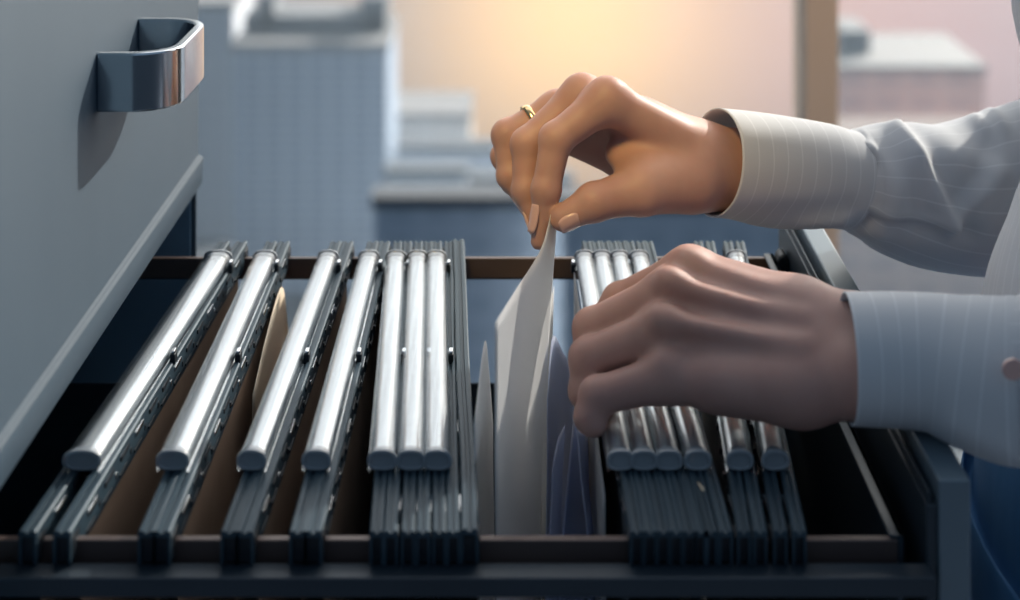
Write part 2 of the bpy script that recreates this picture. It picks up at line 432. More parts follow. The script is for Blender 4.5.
sheet('paper_sheet', [
 [(474,425,.80),(475,480,.80),(477,560,.79),(478,650,.79)],
 [(484.5,342,.87),(485,440,.86),(487,550,.84),(488,640,.82)],
 [(489,372,.90),(490.5,450,.88),(492,540,.86),(493,630,.85)],
 [(493,425,.93),(493,470,.91),(494,530,.89),(495,620,.88)]], M_paper,
 'white pointed sheet standing between the dark divider bar and the lifted sheet', 'paper', GP)
sheet('paper_sheet', [
 [(547,400,.92),(547,470,.91),(546,540,.89),(545,640,.86)],
 [(552.5,337,.97),(555,420,.96),(556,510,.93),(556,620,.89)],
 [(563,353,.99),(566,430,.97),(567,520,.94),(567,620,.90)],
 [(573,371,1.0),(575,440,.985),(575,520,.95),(575,620,.91)]], M_shadepaper,
 'shade-tinted white sheet with a pale raised corner under the fingers of the lower hand', 'paper', GP)
sheet('paper_sheet', [
 [(552,470,.86),(551,510,.85),(548,560,.83),(546,640,.82)],
 [(558,440,.88),(558,490,.87),(555,550,.85),(553,640,.83)],
 [(565,425,.90),(562,480,.89),(560,550,.86),(558,640,.84)]], M_shadepaper,
 'shade-tinted white sheet curling inward behind the white sheet low in the file', 'paper', GP)
sheet('paper_sheet', [
 [(574,416,.90),(569,465,.88),(562,545,.85),(559,640,.83)],
 [(582,432,.91),(579,485,.90),(573,550,.87),(570,640,.85)],
 [(590,436,.94),(591,495,.92),(590,550,.89),(588,640,.87)]], M_shadepaper,
 'shade-tinted white sheet fanned out diagonally below the little finger of the lower hand', 'paper', GP)
sheet('paper_sheet', [
 [(577,430,.87),(581,480,.86),(588,545,.84),(588,640,.83)],
 [(584,428,.90),(588,480,.89),(594,545,.86),(595,640,.84)]], M_shadepaper,
 'shade-tinted white sheet leaning the opposite way across the fanned sheet', 'paper', GP)
xs = .0405
sheet('divider_card', [
 [Vector((xs + .0045, .795, ZR - .004)), Vector((xs + .005, .795, ZR - .08)), Vector((xs + .005, .795, ZR - .2))],
 [Vector((xs + .003, .90, ZR + .004)), Vector((xs + .003, .90, ZR - .08)), Vector((xs + .003, .90, ZR - .2))],
 [Vector((xs - .001, 1.075, ZR + .009)), Vector((xs - .001, 1.075, ZR - .08)), Vector((xs, 1.075, ZR - .2))]], M_gpaper,
 'grey card standing against the right-hand row of files', 'card', None, .0006)
sheet('tan_board_sheet', [
 [(253,395,.92),(253,480,.92),(262,620,.92)],
 [(268,330,1.0),(268,430,1.0),(272,560,1.0)],
 [(282,287,1.075),(282,390,1.075),(284,500,1.075)],
 [(288,330,1.09),(287,390,1.09),(288,500,1.09)]], M_manila_litkraft, 'pale tan sheet coloured as the lit brown pocket behind the second hanging file', 'folder', None, .0006)  # stands for the kraft pocket where lit; the light is in the paler colour
sheet('tan_board_sheet', [
 [(677,442,.86),(677,500,.86),(678,600,.86)],
 [(684,468,.815),(685,520,.815),(686,610,.815)],
 [(704,488,.775),(705,540,.775),(706,620,.775)]], M_manila_litkraft, 'tan folder edge rising between files below the lower hand', 'folder', None, .0006)

# ------------------------------------------------------------------ the person
class SDF:
    """signed distance field on a grid, meshed with surface nets: one smooth continuous skin"""
    def __init__(s, lo, hi, h):
        s.lo = np.array(lo, float); s.h = h
        s.n = np.ceil((np.array(hi) - s.lo) / h).astype(int) + 1
        ax = [s.lo[i] + h * np.arange(s.n[i]) for i in range(3)]
        s.X, s.Y, s.Z = [a.astype(np.float32) for a in np.meshgrid(*ax, indexing='ij')]
    def cap(s, a, b, ra, rb):
        a = np.array(a, float); b = np.array(b, float); d = b - a; L2 = max((d * d).sum(), 1e-12)
        t = ((s.X - a[0]) * d[0] + (s.Y - a[1]) * d[1] + (s.Z - a[2]) * d[2]) / L2
        t = np.clip(t, 0, 1)
        return np.sqrt((s.X - a[0] - t * d[0]) ** 2 + (s.Y - a[1] - t * d[1]) ** 2 + (s.Z - a[2] - t * d[2]) ** 2) - (ra + (rb - ra) * t)
    def ell(s, c, r, rot=None):
        x, y, z = s.X - c[0], s.Y - c[1], s.Z - c[2]
        if rot is not None:
            R = np.array(rot); x, y, z = [R[i][0] * x + R[i][1] * y + R[i][2] * z for i in range(3)]
        k0 = np.sqrt((x / r[0]) ** 2 + (y / r[1]) ** 2 + (z / r[2]) ** 2)
        k1 = np.sqrt((x / r[0] ** 2) ** 2 + (y / r[1] ** 2) ** 2 + (z / r[2] ** 2) ** 2) + 1e-9
        return k0 * (k0 - 1) / k1
def smin(a, b, k):
    if k <= 0: return np.minimum(a, b)
    h = np.maximum(k - np.abs(a - b), 0) / k
    return np.minimum(a, b) - h * h * k * .25
def smax(a, b, k): return -smin(-a, -b, k)
def nets(f, lo, h):
    s = f < 0
    n = np.array(f.shape) - 1
    cs = [(i, j, k) for i in (0, 1) for j in (0, 1) for k in (0, 1)]
    sl = lambda o: tuple(slice(o[d], o[d] + n[d]) for d in range(3))
    cnt = sum(s[sl(o)].astype(np.int8) for o in cs)
    act = (cnt > 0) & (cnt < 8)
    idx = np.full(act.shape, -1, np.int64); ii = np.argwhere(act); idx[act] = np.arange(len(ii))
    acc = np.zeros((len(ii), 3)); w = np.zeros(len(ii))
    V = {o: f[ii[:, 0] + o[0], ii[:, 1] + o[1], ii[:, 2] + o[2]].astype(float) for o in cs}
    for o in cs:
        for d in range(3):
            if o[d]: continue
            q = list(o); q[d] = 1; q = tuple(q); a, b_ = V[o], V[q]
            m = (a < 0) != (b_ < 0); t = np.where(m, a / np.where(a - b_ == 0, 1, a - b_), 0)
            p = np.tile(np.array(o, float), (len(ii), 1)); p[:, d] += t
            acc[m] += p[m]; w[m] += 1
    pos = lo + h * (ii + acc / w[:, None])
    faces = []
    for d in range(3):
        a, b_ = [x for x in range(3) if x != d]
        e = [slice(None)] * 3; e2 = [slice(None)] * 3; e[d] = slice(0, n[d]); e2[d] = slice(1, n[d] + 1)
        for x in (a, b_): e[x] = slice(1, n[x]); e2[x] = slice(1, n[x])
        ch = s[tuple(e)] != s[tuple(e2)]; q = np.argwhere(ch)
        off = np.zeros(3, int); off[a] = 1; off[b_] = 1; q = q + off
        inside = s[q[:, 0], q[:, 1], q[:, 2]]
        def at(da, db):
            r = q.copy(); r[:, a] -= da; r[:, b_] -= db; return idx[r[:, 0], r[:, 1], r[:, 2]]
        F_ = np.stack([at(1, 1), at(0, 1), at(0, 0), at(1, 0)], 1)
        fl = inside if d != 1 else ~inside
        F_[~fl] = F_[~fl][:, ::-1]
        faces.append(F_)
    return pos, np.concatenate(faces)
def relax(pos, fc, it, lam=.5):
    n = len(pos); e = np.concatenate([fc[:, [0, 1]], fc[:, [1, 2]], fc[:, [2, 3]], fc[:, [3, 0]]])
    for _ in range(it):
        a = np.zeros_like(pos); c = np.zeros(n)
        for i, j in ((0, 1), (1, 0)):
            np.add.at(a, e[:, i], pos[e[:, j]]); np.add.at(c, e[:, i], 1)
        pos = pos + lam * (a / np.maximum(c, 1)[:, None] - pos)
    return pos
def A(p): return np.array(P(*p))

def hand(J, extra, fore, h=.0014, pal=()):
    """J: finger -> list of (px, py, Y, r) from the knuckle row out; extra: list of shape tuples for palm and thumb base"""
    pts = [A(q[:3]) for v in J.values() for q in v] + [A(q[:3]) for q in fore]
    lo = np.min(pts, 0) - .036; hi = np.max(pts, 0) + .036
    S = SDF(lo, hi, h)
    palm = None
    for k, a, b_, ra, rb in extra:
        d = S.cap(A(a), A(b_), ra, rb); palm = d if palm is None else smin(palm, d, k)
    for k, c, r, rot in pal: palm = smin(palm, S.ell(A(c), r, rot), k)
    f = None; fk = []
    for name, ch in J.items():
        d = None
        for (a, b_) in zip(ch[:-1], ch[1:]):
            q = S.cap(A(a[:3]), A(b_[:3]), a[3], b_[3] * 1.0)
            # waist between the joints
            d = q if d is None else smin(d, q, .004)
        for jn in ch[1:-1]:                                   # knuckle fullness
            d = smin(d, S.cap(A(jn[:3]), A(jn[:3]), jn[3] * 1.02, jn[3] * 1.02), .003)
        fk.append(d)
    fing = fk[0]
    for d in fk[1:]: fing = smin(fing, d, .0012)
    f = smin(palm, fing, .010)
    return S, f

def bulgeE(S, f, a, b_, ra, rb, k): return smin(f, S.cap(A(a), A(b_), ra, rb), k)
def groove(S, f, a, b_, r, k): return smax(f, -S.cap(A(a), A(b_), r, r), k)

# ---- the upper (right) hand: thumb and index nearest, pinching the sheet
JR = {
 'index':  [(607,100,.975,.0126),(556,139,.965,.0102),(546,190,.956,.0088),(538.5,242,.9515,.0050)],
 'middle': [(582,96,.997,.0124),(527,144,.985,.0100),(526,190,.974,.0086),(537,227,.965,.0052)],
 'ring':   [(558,110,1.014,.0116),(507,135,1.003,.0096),(510,176,.992,.0080),(529,208,.982,.0055)],
 'pinky':  [(546,127,1.030,.0105),(504,156,1.020,.0082),(512,182,1.010,.0068),(527,201,1.002,.0052)],
 'thumb':  [(688,180,.980,.0165),(640,190,.960,.0150),(594,202,.949,.0112),(563,218,.9465,.0084)],
}
exR = [
 (0, (607,100,.975), (696,150,.990), .0126, .0148),
 (.012, (582,96,.997), (698,150,1.003), .0122, .0148),
 (.012, (558,110,1.014), (702,153,1.015), .0116, .0150),
 (.012, (546,127,1.030), (706,165,1.022), .0108, .0155),
 (.012, (640,126,1.000), (700,165,1.000), .0165, .0195),
 (.012, (560,128,1.028), (640,165,1.024), .0100, .0150),
 (.012, (640,165,1.024), (706,180,1.016), .0150, .0175),
 (.014, (645,180,.972), (690,184,.980), .0165, .0175),
 (.010, (618,154,.984), (650,178,.968), .0085, .0120),
 (.016, (700,158,1.000), (745,161,1.010), .0185, .0180),
 (.016, (702,179,.997), (745,180,1.003), .0178, .0170),
]
foR = [(745,165,1.005,.02),(800,172,1.025,.02)]
S, f = hand(JR, exR, foR)
f = smin(f, S.cap(A((745,161,1.010)), A((830,172,1.035)), .0180, .024), .01)
f = smin(f, S.cap(A((745,180,1.003)), A((830,184,1.032)), .0170, .021), .01)
f = bulgeE(S, f, (607,92,.974), (612,94,.976), .0058, .0058, .008)          # knuckle heads
f = bulgeE(S, f, (582,88,.996), (587,90,.997), .0058, .0058, .008)
f = groove(S, f, (610,137,.955), (612,168,.955), .0012, .004)               # crease where thumb web folds
f = groove(S, f, (592,140,.952), (612,137,.955), .0010, .004)
meshR = nets(f, S.lo, S.h); meshR = (relax(meshR[0], meshR[1], 3), meshR[1])

# ---- the lower (left) hand, its back to the viewer, fingers over the edge of the files
JL = {
 'index':  [(690,271,.880,.0125),(620,301,.893,.0098),(602,322,.894,.0085),(606,345,.889,.0065)],
 'middle': [(671,293,.866,.0128),(592,328,.872,.0104),(588,362,.868,.0088),(598,388,.862,.0068)],
 'ring':   [(664,329,.849,.0123),(589,358,.854,.0106),(586,391,.849,.0090),(596,415,.844,.0068)],
 'pinky':  [(668,377,.832,.0120),(598,396,.833,.0098),(590,417,.829,.0080),(594,424,.827,.0068)],
 'thumb':  [(790,312,.900,.015),(738,302,.918,.0130),(694,298,.924,.0105),(662,303,.924,.0080)],
}
exL = [
 (0, (690,271,.880), (800,307,.850), .0125, .0150),
 (.010, (671,293,.866), (800,325,.838), .0128, .0150),
 (.010, (664,329,.849), (800,352,.822), .0123, .0150),
 (.010, (668,377,.832), (800,386,.808), .0120, .0158),
 (.014, (700,310,.878), (800,340,.842), .0120, .0180),
 (.014, (700,345,.862), (800,365,.828), .0130, .0180),
 (.012, (720,384,.824), (800,390,.810), .0138, .0158),
 (.014, (800,315,.843), (862,330,.824), .0172, .0177),
 (.014, (800,384,.813), (862,381,.798), .0168, .0174),
 (.014, (800,350,.828), (862,360,.811), .0180, .0190),
]
foL = [(862,330,.824,.02),(930,350,.80,.02)]
S, f = hand(JL, exL, foL)
f = smin(f, S.cap(A((862,333,.824)), A((985,352,.782)), .0177, .022), .01)
f = smin(f, S.cap(A((862,380,.798)), A((985,386,.772)), .0174, .022), .01)
for a, b_, r, k in [((688,262,.872),(692,264,.872),.0068,.007), ((669,282,.856),(674,285,.857),.0075,.007), ((661,318,.840),(666,320,.840),.0068,.007), ((666,362,.829),(671,364,.830),.0058,.008)]:
    f = bulgeE(S, f, a, b_, r, r, k)
for a, b_ in [((692,264,.869),(800,302,.835)), ((674,284,.853),(800,320,.822)), ((666,320,.837),(800,346,.808))]:    # tendons
    f = bulgeE(S, f, a, b_, .0030, .0018, .010)
meshL = nets(f, S.lo, S.h); meshL = (relax(meshL[0], meshL[1], 3), meshL[1])

# ---- the rest of the body, continuous under the clothes
SH_R, SH_L = Vector((.455, 1.09, 1.345)), Vector((.455, .775, 1.345))
EL_R, EL_L = P(1095, 196, 1.115), Vector((.40, .742, 1.055))
WR_R, WR_L = P(800, 175, 1.025), P(940, 365, .790)
B = SDF((.10, .62, -.01), (.66, 1.26, 1.50), .008)
f = B.ell((.43, .93, 1.22), (.095, .15, .17)); f = smin(f, B.cap((.42, .92, 1.15), (.41, .86, 1.0), .09, .10), .05); f = smin(f, B.ell((.41, .86, .98), (.105, .13, .14)), .08)
f = smin(f, B.cap((.44, .93, 1.32), SH_R, .07, .045), .05); f = smin(f, B.cap((.44, .93, 1.32), SH_L, .07, .045), .05)
f = smin(f, B.cap((.435, .93, 1.33), (.40, .93, 1.49), .055, .047), .04)
for sh, el, wr in ((SH_R, EL_R, WR_R), (SH_L, EL_L, WR_L)):
    f = smin(f, smin(B.cap(sh, el, .043, .034), B.cap(el, wr, .034, .026), .02), .02)
for yy in (.815, .965):
    f = smin(f, smin(B.cap((.42, yy, .92), (.43, yy, .50), .085, .052), B.cap((.43, yy, .50), (.45, yy, .08), .05, .034), .02), .03)
    f = smin(f, B.cap((.45, yy, .05), (.31, yy, .035), .033, .026), .02)
bodyP = nets(f, B.lo, B.h); bodyP = (relax(bodyP[0], bodyP[1], 2), bodyP[1])
HC = Vector((.375, .93, 1.575))
Hd = SDF((.22, .82, 1.42), (.50, 1.04, 1.71), .004)
f = Hd.ell((HC.x + .012, HC.y, HC.z + .02), (.095, .073, .088)); f = smin(f, Hd.ell((HC.x - .035, HC.y, HC.z - .045), (.055, .052, .065)), .03)
f = smin(f, Hd.cap((HC.x + .02, .93, HC.z - .08), (.405, .93, 1.43), .047, .047), .03)
f = smin(f, Hd.cap((HC.x - .083, .93, HC.z + .005), (HC.x - .108, .93, HC.z - .030), .007, .011), .012)       # nose
f = smin(f, Hd.ell((HC.x - .078, .93, HC.z - .098), (.016, .020, .014)), .02)                                  # chin
for sg in (-1, 1):
    f = smax(f, -Hd.ell((HC.x - .090, .93 + sg * .031, HC.z + .002), (.012, .015, .009)), .012)
    f = smin(f, Hd.ell((HC.x - .074, .93 + sg * .031, HC.z + .001), (.012, .012, .012)), .002)
    f = smin(f, Hd.ell((HC.x + .015, .93 + sg * .073, HC.z - .010), (.018, .007, .030)), .006)
    f = smin(f, Hd.cap((HC.x - .080, .93 + sg * .018, HC.z + .020), (HC.x - .068, .93 + sg * .05, HC.z + .020), .006, .005), .01)
f = smin(f, Hd.cap((HC.x - .086, .918, HC.z - .062), (HC.x - .086, .942, HC.z - .062), .006, .006), .006)
f = smin(f, Hd.cap((HC.x - .085, .920, HC.z - .072), (HC.x - .085, .940, HC.z - .072), .007, .007), .004)
headP = nets(f, Hd.lo, Hd.h); headP = (relax(headP[0], headP[1], 1), headP[1])

ROOT = Vector((.42, .93, 0))
person = thing('person', 'person in pinstriped shirt and blue trousers leaning over the open drawer, lifting a sheet', 'person', ROOT)
m = MB()
for pos, fc in (bodyP, meshR, meshL, headP): m.add([tuple(p) for p in pos], [tuple(int(i) for i in q) for q in fc])
body = attach(m.build('body', M_skin, smooth=True), person)

# nails: thin curved plates seated on the finger tips
def nail(a, b_, out, r, wid, ln, shift=.3):
    """between the last joint a and tip b_, facing `out`"""
    a, b_ = Vector(A(a)), Vector(A(b_)); d = (b_ - a).normalized(); o = Vector(out); o = (o - d * o.dot(d)).normalized(); s_ = d.cross(o)
    m = MB(); R = []
    for k in range(9):
        t = -1 + 2 * k / 8; row = []
        for j in range(7):
            u = -1 + 2 * j / 6; ww = wid * (1 - .25 * max(0, -t) ** 3 - .30 * max(0, t) ** 3)
            ang = u * ww / r
            row.append(b_ + d * (ln * t + shift * ln) + (o * math.cos(ang) + s_ * math.sin(ang)) * (r * (1.0 - .05 * max(0, t)) ) )
        R.append(row)
    m.rings(R, cap=False, closed=False)
    ob = m.build('fingernail', M_nail, smooth=True); sd = ob.modifiers.new('Solidify', 'SOLIDIFY'); sd.thickness = .0009; sd.offset = 0
    return attach_sub(ob, body, person)
nail((594,202,.949), (564,217,.9465), (.15, -.9, -.32), .0090, .0064, .0066, -.25)
nail((546,190,.956), (539.5,226,.9515), (-.9, -.5, .1), .0068, .0052, .0088, -.5)
nail((526,190,.974), (537,222,.965), (-.9, .2, .1), .0066, .005, .007, -.2)
nail((510,176,.992), (528,204,.982), (-.9, .2, -.1), .0066, .0048, .006, -.2)
nail((512,182,1.010), (526,199,1.002), (-.9, .2, -.1), .0058, .0044, .006, .4)
nail((588,362,.868), (597,386,.862), (-.9, -.3, -.3), .0076, .005, .006)
nail((586,392,.849), (595,413,.844), (-.9, -.3, -.3), .0076, .005, .006)
nail((602,322,.894), (606,343,.889), (-.9, -.3, -.3), .0072, .005, .006)
# ring on the upper hand's ring finger
pa, pb = Vector(A((558,110,1.014))), Vector(A((507,135,1.003))); d = (pb - pa).normalized(); c0 = pa.lerp(pb, .52)
a_ = d.cross(Vector((0, 0, 1))).normalized(); b2 = d.cross(a_); R = []
for t in [2 * PI * k / 36 for k in range(37)]:
    o = a_ * math.cos(t) + b2 * math.sin(t)
    R.append([c0 + o * (.0113 + u) + d * v for u, v in ((-.0004, -.0026), (.0010, -.0022), (.0013, 0), (.0010, .0022), (-.0004, .0026))])
attach(MB().rings(R, cap=False).build('ring', M_gold, smooth=True), person)

# ---- clothes
def loft(spec, n=56, m=10, folds=(), inner=None, uvdir='len', squash=1.0, amp0=0, start_cap=False, side=-1):
    """spec: list of (centre, r_vertical, r_depth); smooth tube through them with folds pressed into the cloth"""
    cs = [Vector(s[0]) for s in spec]; out = []; arc = 0; prev = None; data = []
    def cr(p, q, r, s, t): return .5 * ((2 * q) + (r - p) * t + (2 * p - 5 * q + 4 * r - s) * t * t + (3 * q - p - 3 * r + s) * t ** 3)
    for k in range(len(spec) - 1):
        i0, i3 = max(k - 1, 0), min(k + 2, len(spec) - 1)
        steps = m + (1 if k == len(spec) - 2 else 0)
        for i in range(steps):
            t = i / m
            c = cr(cs[i0], cs[k], cs[k + 1], cs[i3], t)
            rv = cr(spec[i0][1], spec[k][1], spec[k + 1][1], spec[i3][1], t); rd = cr(spec[i0][2], spec[k][2], spec[k + 1][2], spec[i3][2], t)
            data.append((c, rv, rd))
    rings = []; S_ = []
    for k, (c, rv, rd) in enumerate(data):
        tan = (data[min(k + 1, len(data) - 1)][0] - data[max(k - 1, 0)][0]).normalized()
        ref = Vector((0, 0, 1)) if abs(tan.z) < .8 else Vector((-1, 0, 0))
        u = (ref - tan * ref.dot(tan)).normalized(); w_ = tan.cross(u)
        if prev is not None: arc += (c - prev).length
        prev = c; S_.append(arc); ring = []
        for i in range(n):
            th = 2 * PI * i / n; o = u * math.cos(th) * rv + w_ * math.sin(th) * rd
            p = c + o; nn = o.normalized(); dsp = 0
            for (q0, q1, am, wd) in folds:
                if am and (p.y - c.y) * 1 < .35 * rd:
                    ab = Vector((q1.x - q0.x, q1.z - q0.z)); ap = Vector((p.x - q0.x, p.z - q0.z))
                    tt = max(0, min(1, ap.dot(ab) / max(ab.dot(ab), 1e-9))); dd = (ap - ab * tt).length
                    dsp += am * math.exp(-(dd / wd) ** 2) * min(1, max(0, (.35 * rd - (p.y - c.y)) / (.3 * rd)))
            if amp0: dsp += amp0 * math.sin(th * 3 + arc * 60) * math.sin(arc * 45 + th)
            ring.append(p + nn * dsp)
        rings.append(ring)
    mb = MB(); rr = spec[0][1]
    uvf = (lambda k, i: (S_[k], i / n * 2 * PI * rr)) if uvdir == 'len' else (lambda k, i: (i / n * 2 * PI * rr * 1.2, S_[k]))
    if inner:                                                   # turned-in hem: gives the opening a real thickness and lining
        r0 = rings[0]; c = data[0][0]; tan = (data[1][0] - data[0][0]).normalized()
        pre = []
        for dep, thk in ((inner[0], inner[1]), (inner[0] * .5, inner[1]), (.002, inner[1]), (.0002, inner[1] * .75), (-.0003, inner[1] * .4)):
            pre.append([p - (p - c).normalized() * thk + tan * dep for p in r0])
        rings = pre + rings; off = len(pre)
        S2 = [S_[0]] * off + S_; f0 = uvf
        uvf = (lambda k, i: (S2[k] + (.004 if k < off else 0), i / n * 2 * PI * rr)) if uvdir == 'len' else (lambda k, i: (i / n * 2 * PI * rr * 1.2, S2[k]))
    mb.rings(rings, cap=False, uvf=uvf); return mb
# far cuff and sleeve
cuR = [(P(715,162,.997), .0345, .0325), (P(760,166,1.011), .0340, .033), (P(810,173,1.025), .0335, .032), (P(849,180,1.036), .0325, .031)]
fo = lambda a, b_, am, wd, Y=1.0: (P(*a, Y), P(*b_, Y), am, wd)
cuffR = loft(cuR, folds=[fo((715,224),(845,224),.0045,.0045), fo((745,125),(850,140),.0012,.006), fo((730,205),(850,205),-.0012,.006)], inner=(.03, .0016))
slR = [(P(846,180,1.036), .0320, .031), (P(858,181,1.039), .0355, .034), (P(880,184,1.043), .0415, .039), (P(905,190,1.050), .0460, .043), (P(940,197,1.062), .0495, .046),
       (P(985,195,1.078), .0555, .050), (P(1040,186,1.098), .0620, .054), (P(1092,172,1.116), .066, .057), (Vector((.445, 1.118, 1.17)), .060, .058), (Vector((.45, 1.105, 1.27)), .062, .060), (Vector((.455, 1.07, 1.345)), .060, .055), (Vector((.455, 1.03, 1.37)), .05, .04)]
fR = [fo((906,124),(958,233),.0065,.0075), fo((930,140),(972,222),-.0055,.011), fo((884,236),(918,165),.0040,.009), fo((897,150),(925,215),-.0030,.010),
      fo((856,135),(874,141),.0030,.0035), fo((855,147),(880,158),.0028,.0035), fo((856,160),(876,170),-.0020,.0035), fo((852,142),(872,149),-.0025,.0030), fo((858,150),(880,170),-.0020,.004),
      fo((868,213),(960,232),.0030,.004), fo((862,222),(980,245),-.0045,.008), fo((972,118),(1010,150),.0050,.006), fo((985,115),(1020,140),-.0040,.006), fo((958,232),(1015,190),.0040,.007), fo((970,205),(1010,165),-.0030,.008),
      fo((1000,110),(1030,150),.005,.006), fo((940,160),(1000,180),.0025,.008)]
sleeveR = loft(slR, n=120, m=14, folds=fR, uvdir='round')
# near cuff and sleeve
cuL = [(P(848,358,.7985), .0326, .032), (P(895,359,.7972), .0330, .033), (P(932,362,.7935), .0340, .0335), (P(965,370,.788), .0373, .036), (P(1000,378,.782), .0402, .038), (P(1019,380,.779), .0405, .038)]
cuffL = loft(cuL, folds=[fo((955,415),(1010,440),.002,.008,.77)], inner=(.03, .0018), n=72)
slL = [(P(1006,379,.781), .0388, .0365), (P(1018,380,.779), .0402, .0378), (P(1035,382,.777), .045, .042), (P(1090,390,.768), .051, .046), (Vector((.36, .748, 1.052)), .055, .05), (Vector((.41, .738, 1.09)), .058, .054), (Vector((.445, .752, 1.18)), .058, .056), (Vector((.45, .765, 1.27)), .060, .058), (Vector((.455, .80, 1.345)), .060, .055), (Vector((.455, .84, 1.37)), .05, .04)]
sleeveL = loft(slL, n=72, m=10, folds=[], uvdir='round', amp0=.0012)
# torso of the shirt
def tor(z, xf, xb, hy, yc=.93): return (Vector(((xf + xb) / 2, yc, z)), (xb - xf) / 2, hy)
tr_ = [tor(1.012, .268, .535, .140, .842), tor(1.03, .266, .535, .141, .846), tor(1.06, .268, .54, .143, .855), tor(1.085, .283, .54, .145, .865), tor(1.115, .305, .545, .150, .88), tor(1.17, .325, .55, .156, .905), tor(1.207, .320, .552, .165, .925), tor(1.235, .309, .555, .168, .93), tor(1.29, .325, .555, .170, .93), tor(1.34, .362, .545, .150, .93), tor(1.375, .385, .510, .09), tor(1.40, .370, .485, .060), tor(1.425, .36, .465, .058)]
torso = loft(tr_, n=96, m=8, folds=[], inner=(.02, .0015), uvdir='round', amp0=.0016)
m = MB()
for q in (torso, sleeveR, sleeveL):
    o = len(m.v); fo_ = len(m.f); m.v += q.v; m.f += [tuple(i + o for i in t_) for t_ in q.f]; m.m += q.m
    for k, u in q.uv.items(): m.uv[k + fo_] = u
shirt = attach(m.build('shirt', M_shirt, smooth=True), person)
attach_sub(cuffR.build('cuff', M_shirt, smooth=True), shirt, person)
attach_sub(cuffL.build('cuff', M_shirt, smooth=True), shirt, person)
bc = P(1012, 368, .742)
attach_sub(MB().tube([bc, bc + Vector((0, -.0024, 0))], .0052, 16).build('button', M_nail, angle=40, bevel=.0005), shirt, person)
# collar
R = []
for k in range(33):
    t = 2 * PI * k / 32 * .93 + .22; cx, cy = .412, .93; rr = .056
    o = Vector((-math.cos(t) * rr, math.sin(t) * rr * 1.04, 0))
    R.append([Vector((cx, cy, 1.415)) + o * 1.02, Vector((cx, cy, 1.448)) + o * 1.0, Vector((cx, cy, 1.452)) + o * 1.06, Vector((cx, cy, 1.41)) + o * 1.32])
attach_sub(MB().rings(R, cap=False, closed=False).build('collar', M_shirt, smooth=True), shirt, person)
# trousers: hips and two legs
tz = [tor(1.028, .276, .53, .137, .842), tor(1.018, .272, .53, .140, .842), tor(.999, .266, .54, .145, .842), tor(.978, .2585, .54, .150, .842), tor(.955, .253, .55, .157, .845), tor(.92, .249, .55, .165, .855), tor(.88, .250, .56, .178, .87), tor(.82, .27, .55, .172, .89)]
hips = loft(tz, n=64, m=6, inner=None, amp0=.0012)
m = MB(); m.v += hips.v; m.f += hips.f; m.m += hips.m
for yy in (.81, .97):
    q = loft([(Vector((.40, yy, .88)), .135, .092), (Vector((.41, yy, .78)), .115, .085), (Vector((.425, yy, .62)), .088, .075), (Vector((.43, yy, .48)), .072, .066), (Vector((.445, yy, .25)), .066, .060), (Vector((.45, yy, .06)), .062, .056)], n=48, m=6, inner=None, amp0=.0015)
    o = len(m.v); m.v += q.v; m.f += [tuple(i + o for i in t_) for t_ in q.f]; m.m += q.m
attach(m.build('trousers', M_blue, smooth=True), person)
for yy in (.81, .97):
    q = loft([(Vector((.50, yy, .040)), .008, .010), (Vector((.49, yy, .045)), .045, .034), (Vector((.45, yy, .05)), .050, .038), (Vector((.38, yy, .042)), .042, .042), (Vector((.31, yy, .032)), .030, .044), (Vector((.265, yy, .024)), .022, .034), (Vector((.245, yy, .02)), .006, .01)], n=28, m=5)
    attach(q.build('shoe', M_shoe, smooth=True), person)
# hair: a bob cupping the skull
G = SDF((.24, .80, 1.40), (.56, 1.06, 1.74), .005)
hx = HC
f = G.ell((hx.x + .022, .93, hx.z + .028), (.100, .083, .094)); f = smin(f, G.ell((hx.x + .055, .93, hx.z - .05), (.055, .078, .09)), .04)
for sg in (-1, 1): f = smin(f, G.cap((hx.x + .0, .93 + sg * .074, hx.z + .03), (hx.x + .012, .93 + sg * .072, hx.z - .10), .017, .012), .02)
f = smax(f, -G.ell((hx.x - .075, .93, hx.z - .035), (.062, .066, .090)), .01)
p_, q_ = nets(f, G.lo, G.h)
attach(MB().add([tuple(p) for p in relax(p_, q_, 1)], [tuple(int(i) for i in t_) for t_ in q_]).build('hair', M_hair, smooth=True), person)
# eyes' irises and lips
for sg in (-1, 1):
    e = Vector((HC.x - .0862, .93 + sg * .031, HC.z - .001))
    attach_sub(MB().tube([e, e + Vector((-.0008, 0, 0))], [.0048, .0042], 16).build('iris', M_hook, smooth=True), body, person)


# ------------------------------------------------------------------ the room
WY = 2.6
fl = MB(); fl.box(-4, 4, -1.2, WY + .1, -.2, 0)
struct(fl.build('floor', noise_col(pmat('carpet', (.10, .12, .15), .9), (.09, .11, .14, 1), (.13, .15, .19, 1), 180, 4)))
M_mull = pmat('window_frame_paint', (.62, .5, .4), .5)
M_glass = bpy.data.materials.new('window_glass'); M_glass.use_nodes = True
nt = M_glass.node_tree; nt.nodes.clear()
o_ = nt.nodes.new('ShaderNodeOutputMaterial'); x_ = nt.nodes.new('ShaderNodeMixShader'); t_ = nt.nodes.new('ShaderNodeBsdfTransparent'); g_ = nt.nodes.new('ShaderNodeBsdfGlossy')
g_.inputs['Roughness'].default_value = .02; t_.inputs[0].default_value = (.97, .98, .98, 1); f_ = nt.nodes.new('ShaderNodeFresnel'); f_.inputs[0].default_value = 1.35
nt.links.new(f_.outputs[0], x_.inputs[0]); nt.links.new(t_.outputs[0], x_.inputs[1]); nt.links.new(g_.outputs[0], x_.inputs[2]); nt.links.new(x_.outputs[0], o_.inputs[0])
mul = [(815 - PX) / F * WY + k * 1.35 for k in range(-3, 4)]
fr = MB()
for x in mul: fr.box(x - .028, x + .028, WY - .06, WY + .06, .05, 2.7)
